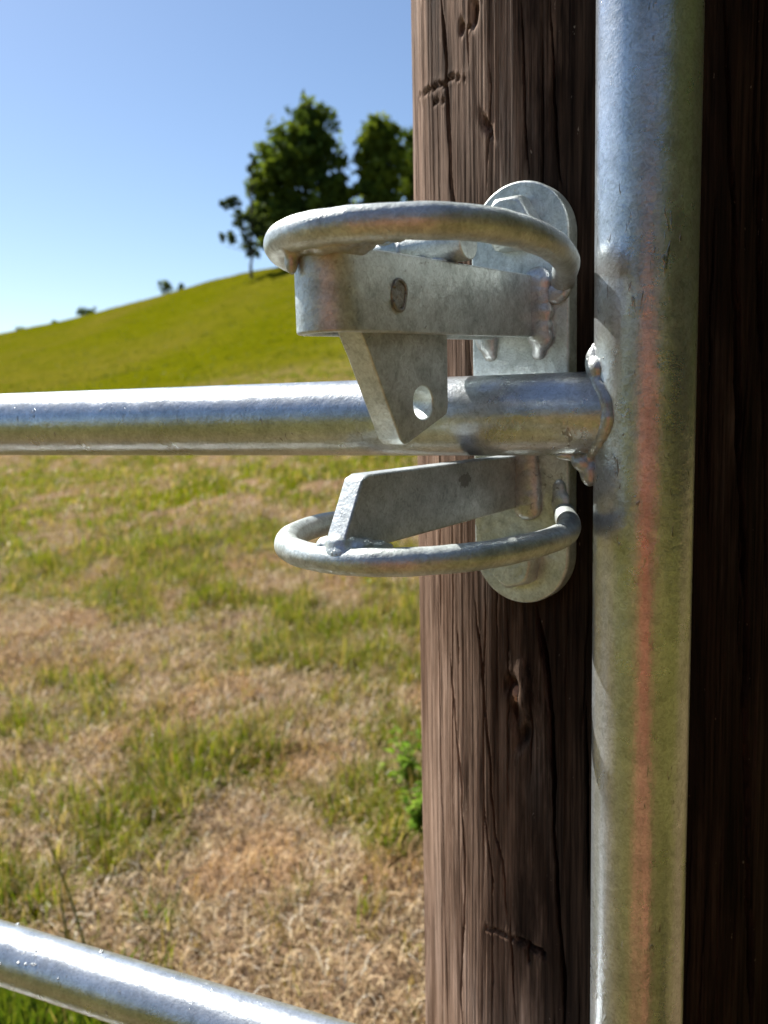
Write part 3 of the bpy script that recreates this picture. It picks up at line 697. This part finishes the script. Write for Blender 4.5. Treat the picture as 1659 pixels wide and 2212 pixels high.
# ------------------------------------------------------------------ plants that stand out
def weed(px, py, h, nst, seed, label):
    b = on_ground(px, py); t = empty('leafy_weed', b); rg = np.random.default_rng(seed); V = []; F = []; K = []; sv = []; sf = []
    for s in range(nst):
        az = rg.uniform(0, 6.28); ln_ = rg.uniform(.15, .6); hh = h*rg.uniform(.5, 1.05)
        P = [np.array([math.sin(az)*ln_*hh*u*u, math.cos(az)*ln_*hh*u*u, hh*u]) for u in np.linspace(0, 1, 6)]
        a, b_ = tube(P, np.linspace(.0022, .0009, 6), 5); o_ = len(sv); sv += a; sf += [tuple(k+o_ for k in q) for q in b_]
        for k in range(16):
            u = rg.uniform(.15, 1); i = min(4, int(u*5)); p = P[i]*(1-(u*5-i))+P[i+1]*(u*5-i); d = rg.normal(0, 1, 3); d[2] = abs(d[2])*.6; d /= np.linalg.norm(d)
            sd_ = np.cross(d, [0, 0, 1.]); sd_ /= np.linalg.norm(sd_)+1e-6; L_ = rg.uniform(.018, .045); q = len(V)
            V += [p, p+d*L_*.5+sd_*L_*.2, p+d*L_+np.array([0, 0, -.2*L_]), p+d*L_*.5-sd_*L_*.2]; F.append((q, q+1, q+2, q+3)); c = mixc((.10, .22, .015), (.24, .36, .04), np.array([rg.random()]))[0]; K += [c]*4
    npmesh('leaves', np.array(V), F, M_grass, t, np.array(K), False, 4)
    npmesh('stems', np.array(sv), [tuple(q[:4]) for q in sf if len(q) == 4], M_grass, t, np.tile((.07, .13, .02), (len(sv), 1)), True, 4)
    return tag(t, label, 'weed')
weed(905, 1815, .26, 13, 5, 'bright green leafy weed growing beside the foot of the post')
weed(880, 1700, .22, 9, 6, 'second leafy weed just behind the bright one by the post')
def stalk(p0, p1, label, seed):
    b = on_ground(*p0); d = ray(*p1); dist = math.hypot(b.x, b.y)*.97; e = EYE+d*(dist/math.hypot(d.x, d.y))
    t = empty('grass_stalk', b); rel = e-b
    P = catmull([(0, 0, -.01), tuple(rel*.35+Vector((0, 0, .02))), tuple(rel*.7+Vector((0, 0, .015))), tuple(rel)], 6)
    v, f = tube(P, np.linspace(.0028, .0013, len(P)), 6); npmesh('stem', np.array(v), [q for q in f if len(q) == 4], M_grass, t, np.tile((.10, .16, .04), (len(v), 1)), True, 4)
    return tag(t, label, 'grass')
stalk((190, 2060), (98, 1805), 'tall bare green grass stalk leaning over the dry straw', 1)
stalk((146, 2040), (128, 1930), 'short upright grass stalk beside the tall leaning one', 2)

# ------------------------------------------------------------------ the photographer, mirrored in the zinc
def plainm(name, c, rough=.8): return plain(name, c, rough, .12, 30)
person = empty('person', (0, -.345, 0)); tag(person, 'person in an orange-red top stooping behind the lens to photograph the latch', 'person')
def skin(name, nodes, edges, mat, parent, sub=2):
    me = bpy.data.meshes.new(name); me.from_pydata([n_[0] for n_ in nodes], edges, []); o = link(name, me, mat, parent, False)
    m = o.modifiers.new('skin', 'SKIN'); m.use_smooth_shade = True
    for i, n_ in enumerate(nodes): r = n_[1]; o.data.skin_vertices[0].data[i].radius = r if isinstance(r, tuple) else (r, r)
    o.data.skin_vertices[0].data[0].use_root = True
    sm = o.modifiers.new('sub', 'SUBSURF'); sm.levels = sub; sm.render_levels = sub
    return o
zf = float(ground_z(0, -.5))
nodes = [((0, -.22, .78), (.17, .12)), ((0, -.14, 1.00), (.155, .11)), ((0, -.04, 1.15), (.18, .11)), ((0, .0, 1.235), (.07, .07)), ((0, .03, 1.29), (.055, .058)), ((0, .045, 1.36), (.075, .09)), ((0, .045, 1.44), (.07, .085))]
edges = [(0, 1), (1, 2), (2, 3), (3, 4), (4, 5), (5, 6)]
for sx in (-1, 1):
    i = len(nodes); nodes += [((sx*.19, -.02, 1.18), .060), ((sx*.31, .07, 1.04), .050), ((sx*.12, .26, 1.17), .033), ((sx*.075, .295, 1.20), (.022, .034))]
    edges += [(2, i), (i, i+1), (i+1, i+2), (i+2, i+3)]
    for fz in range(4):                              # four fingers closing forward, thumb behind
        j = len(nodes); zq = 1.222-.016*fz; ln_ = (.026, .030, .028, .022)[fz]
        nodes += [((sx*.062, .312, zq), .0085), ((sx*(.062-ln_), .325, zq), .0075)]; edges += [(i+3, j), (j, j+1)]
    j = len(nodes); nodes += [((sx*.060, .290, 1.178), .0095), ((sx*.042, .284, 1.196), .0085)]; edges += [(i+3, j), (j, j+1)]
    i = len(nodes); nodes += [((sx*.12, -.20, .74), .11), ((sx*.19, .04, .46+zf), .080), ((sx*.19, -.10, .10+zf), .050), ((sx*.19, .08, .035+zf), (.042, .035))]
    edges += [(0, i), (i, i+1), (i+1, i+2), (i+2, i+3)]
def bodymat():
    s = N('clothed_body'); g = s.n('TexCoord'); sep = s.n('SeparateXYZ'); s.l(g.outputs['Object'], sep.inputs[0]); z = sep.outputs[2]; y = sep.outputs[1]
    shirt = (.62, .12, .04); skin_c = (.50, .27, .19); jean = (.42, .13, .07)
    c = s.mix(s.math('GREATER_THAN', z, .82), jean, shirt)
    c = s.mix(s.math('GREATER_THAN', z, 1.262), c, skin_c)
    hand = s.math('MULTIPLY', s.math('GREATER_THAN', y, .17), s.math('GREATER_THAN', z, .9))
    c = s.mix(hand, c, skin_c); s.l(c, s.b.inputs['Base Color']); s.b.inputs['Roughness'].default_value = .8; return s.m
skin('body', nodes, edges, bodymat(), person)
bm = bmesh.new(); bmesh.ops.create_uvsphere(bm, u_segments=24, v_segments=14, radius=1)
for vv in list(bm.verts):
    if vv.co.z < -.25 and vv.co.y > -.2: bm.verts.remove(vv)
for vv in bm.verts: vv.co = Vector((vv.co.x*.083, .030+vv.co.y*.103, 1.412+vv.co.z*.085))
bmobj('hair', bm, plainm('hair_brown', (.05, .03, .02)), person)
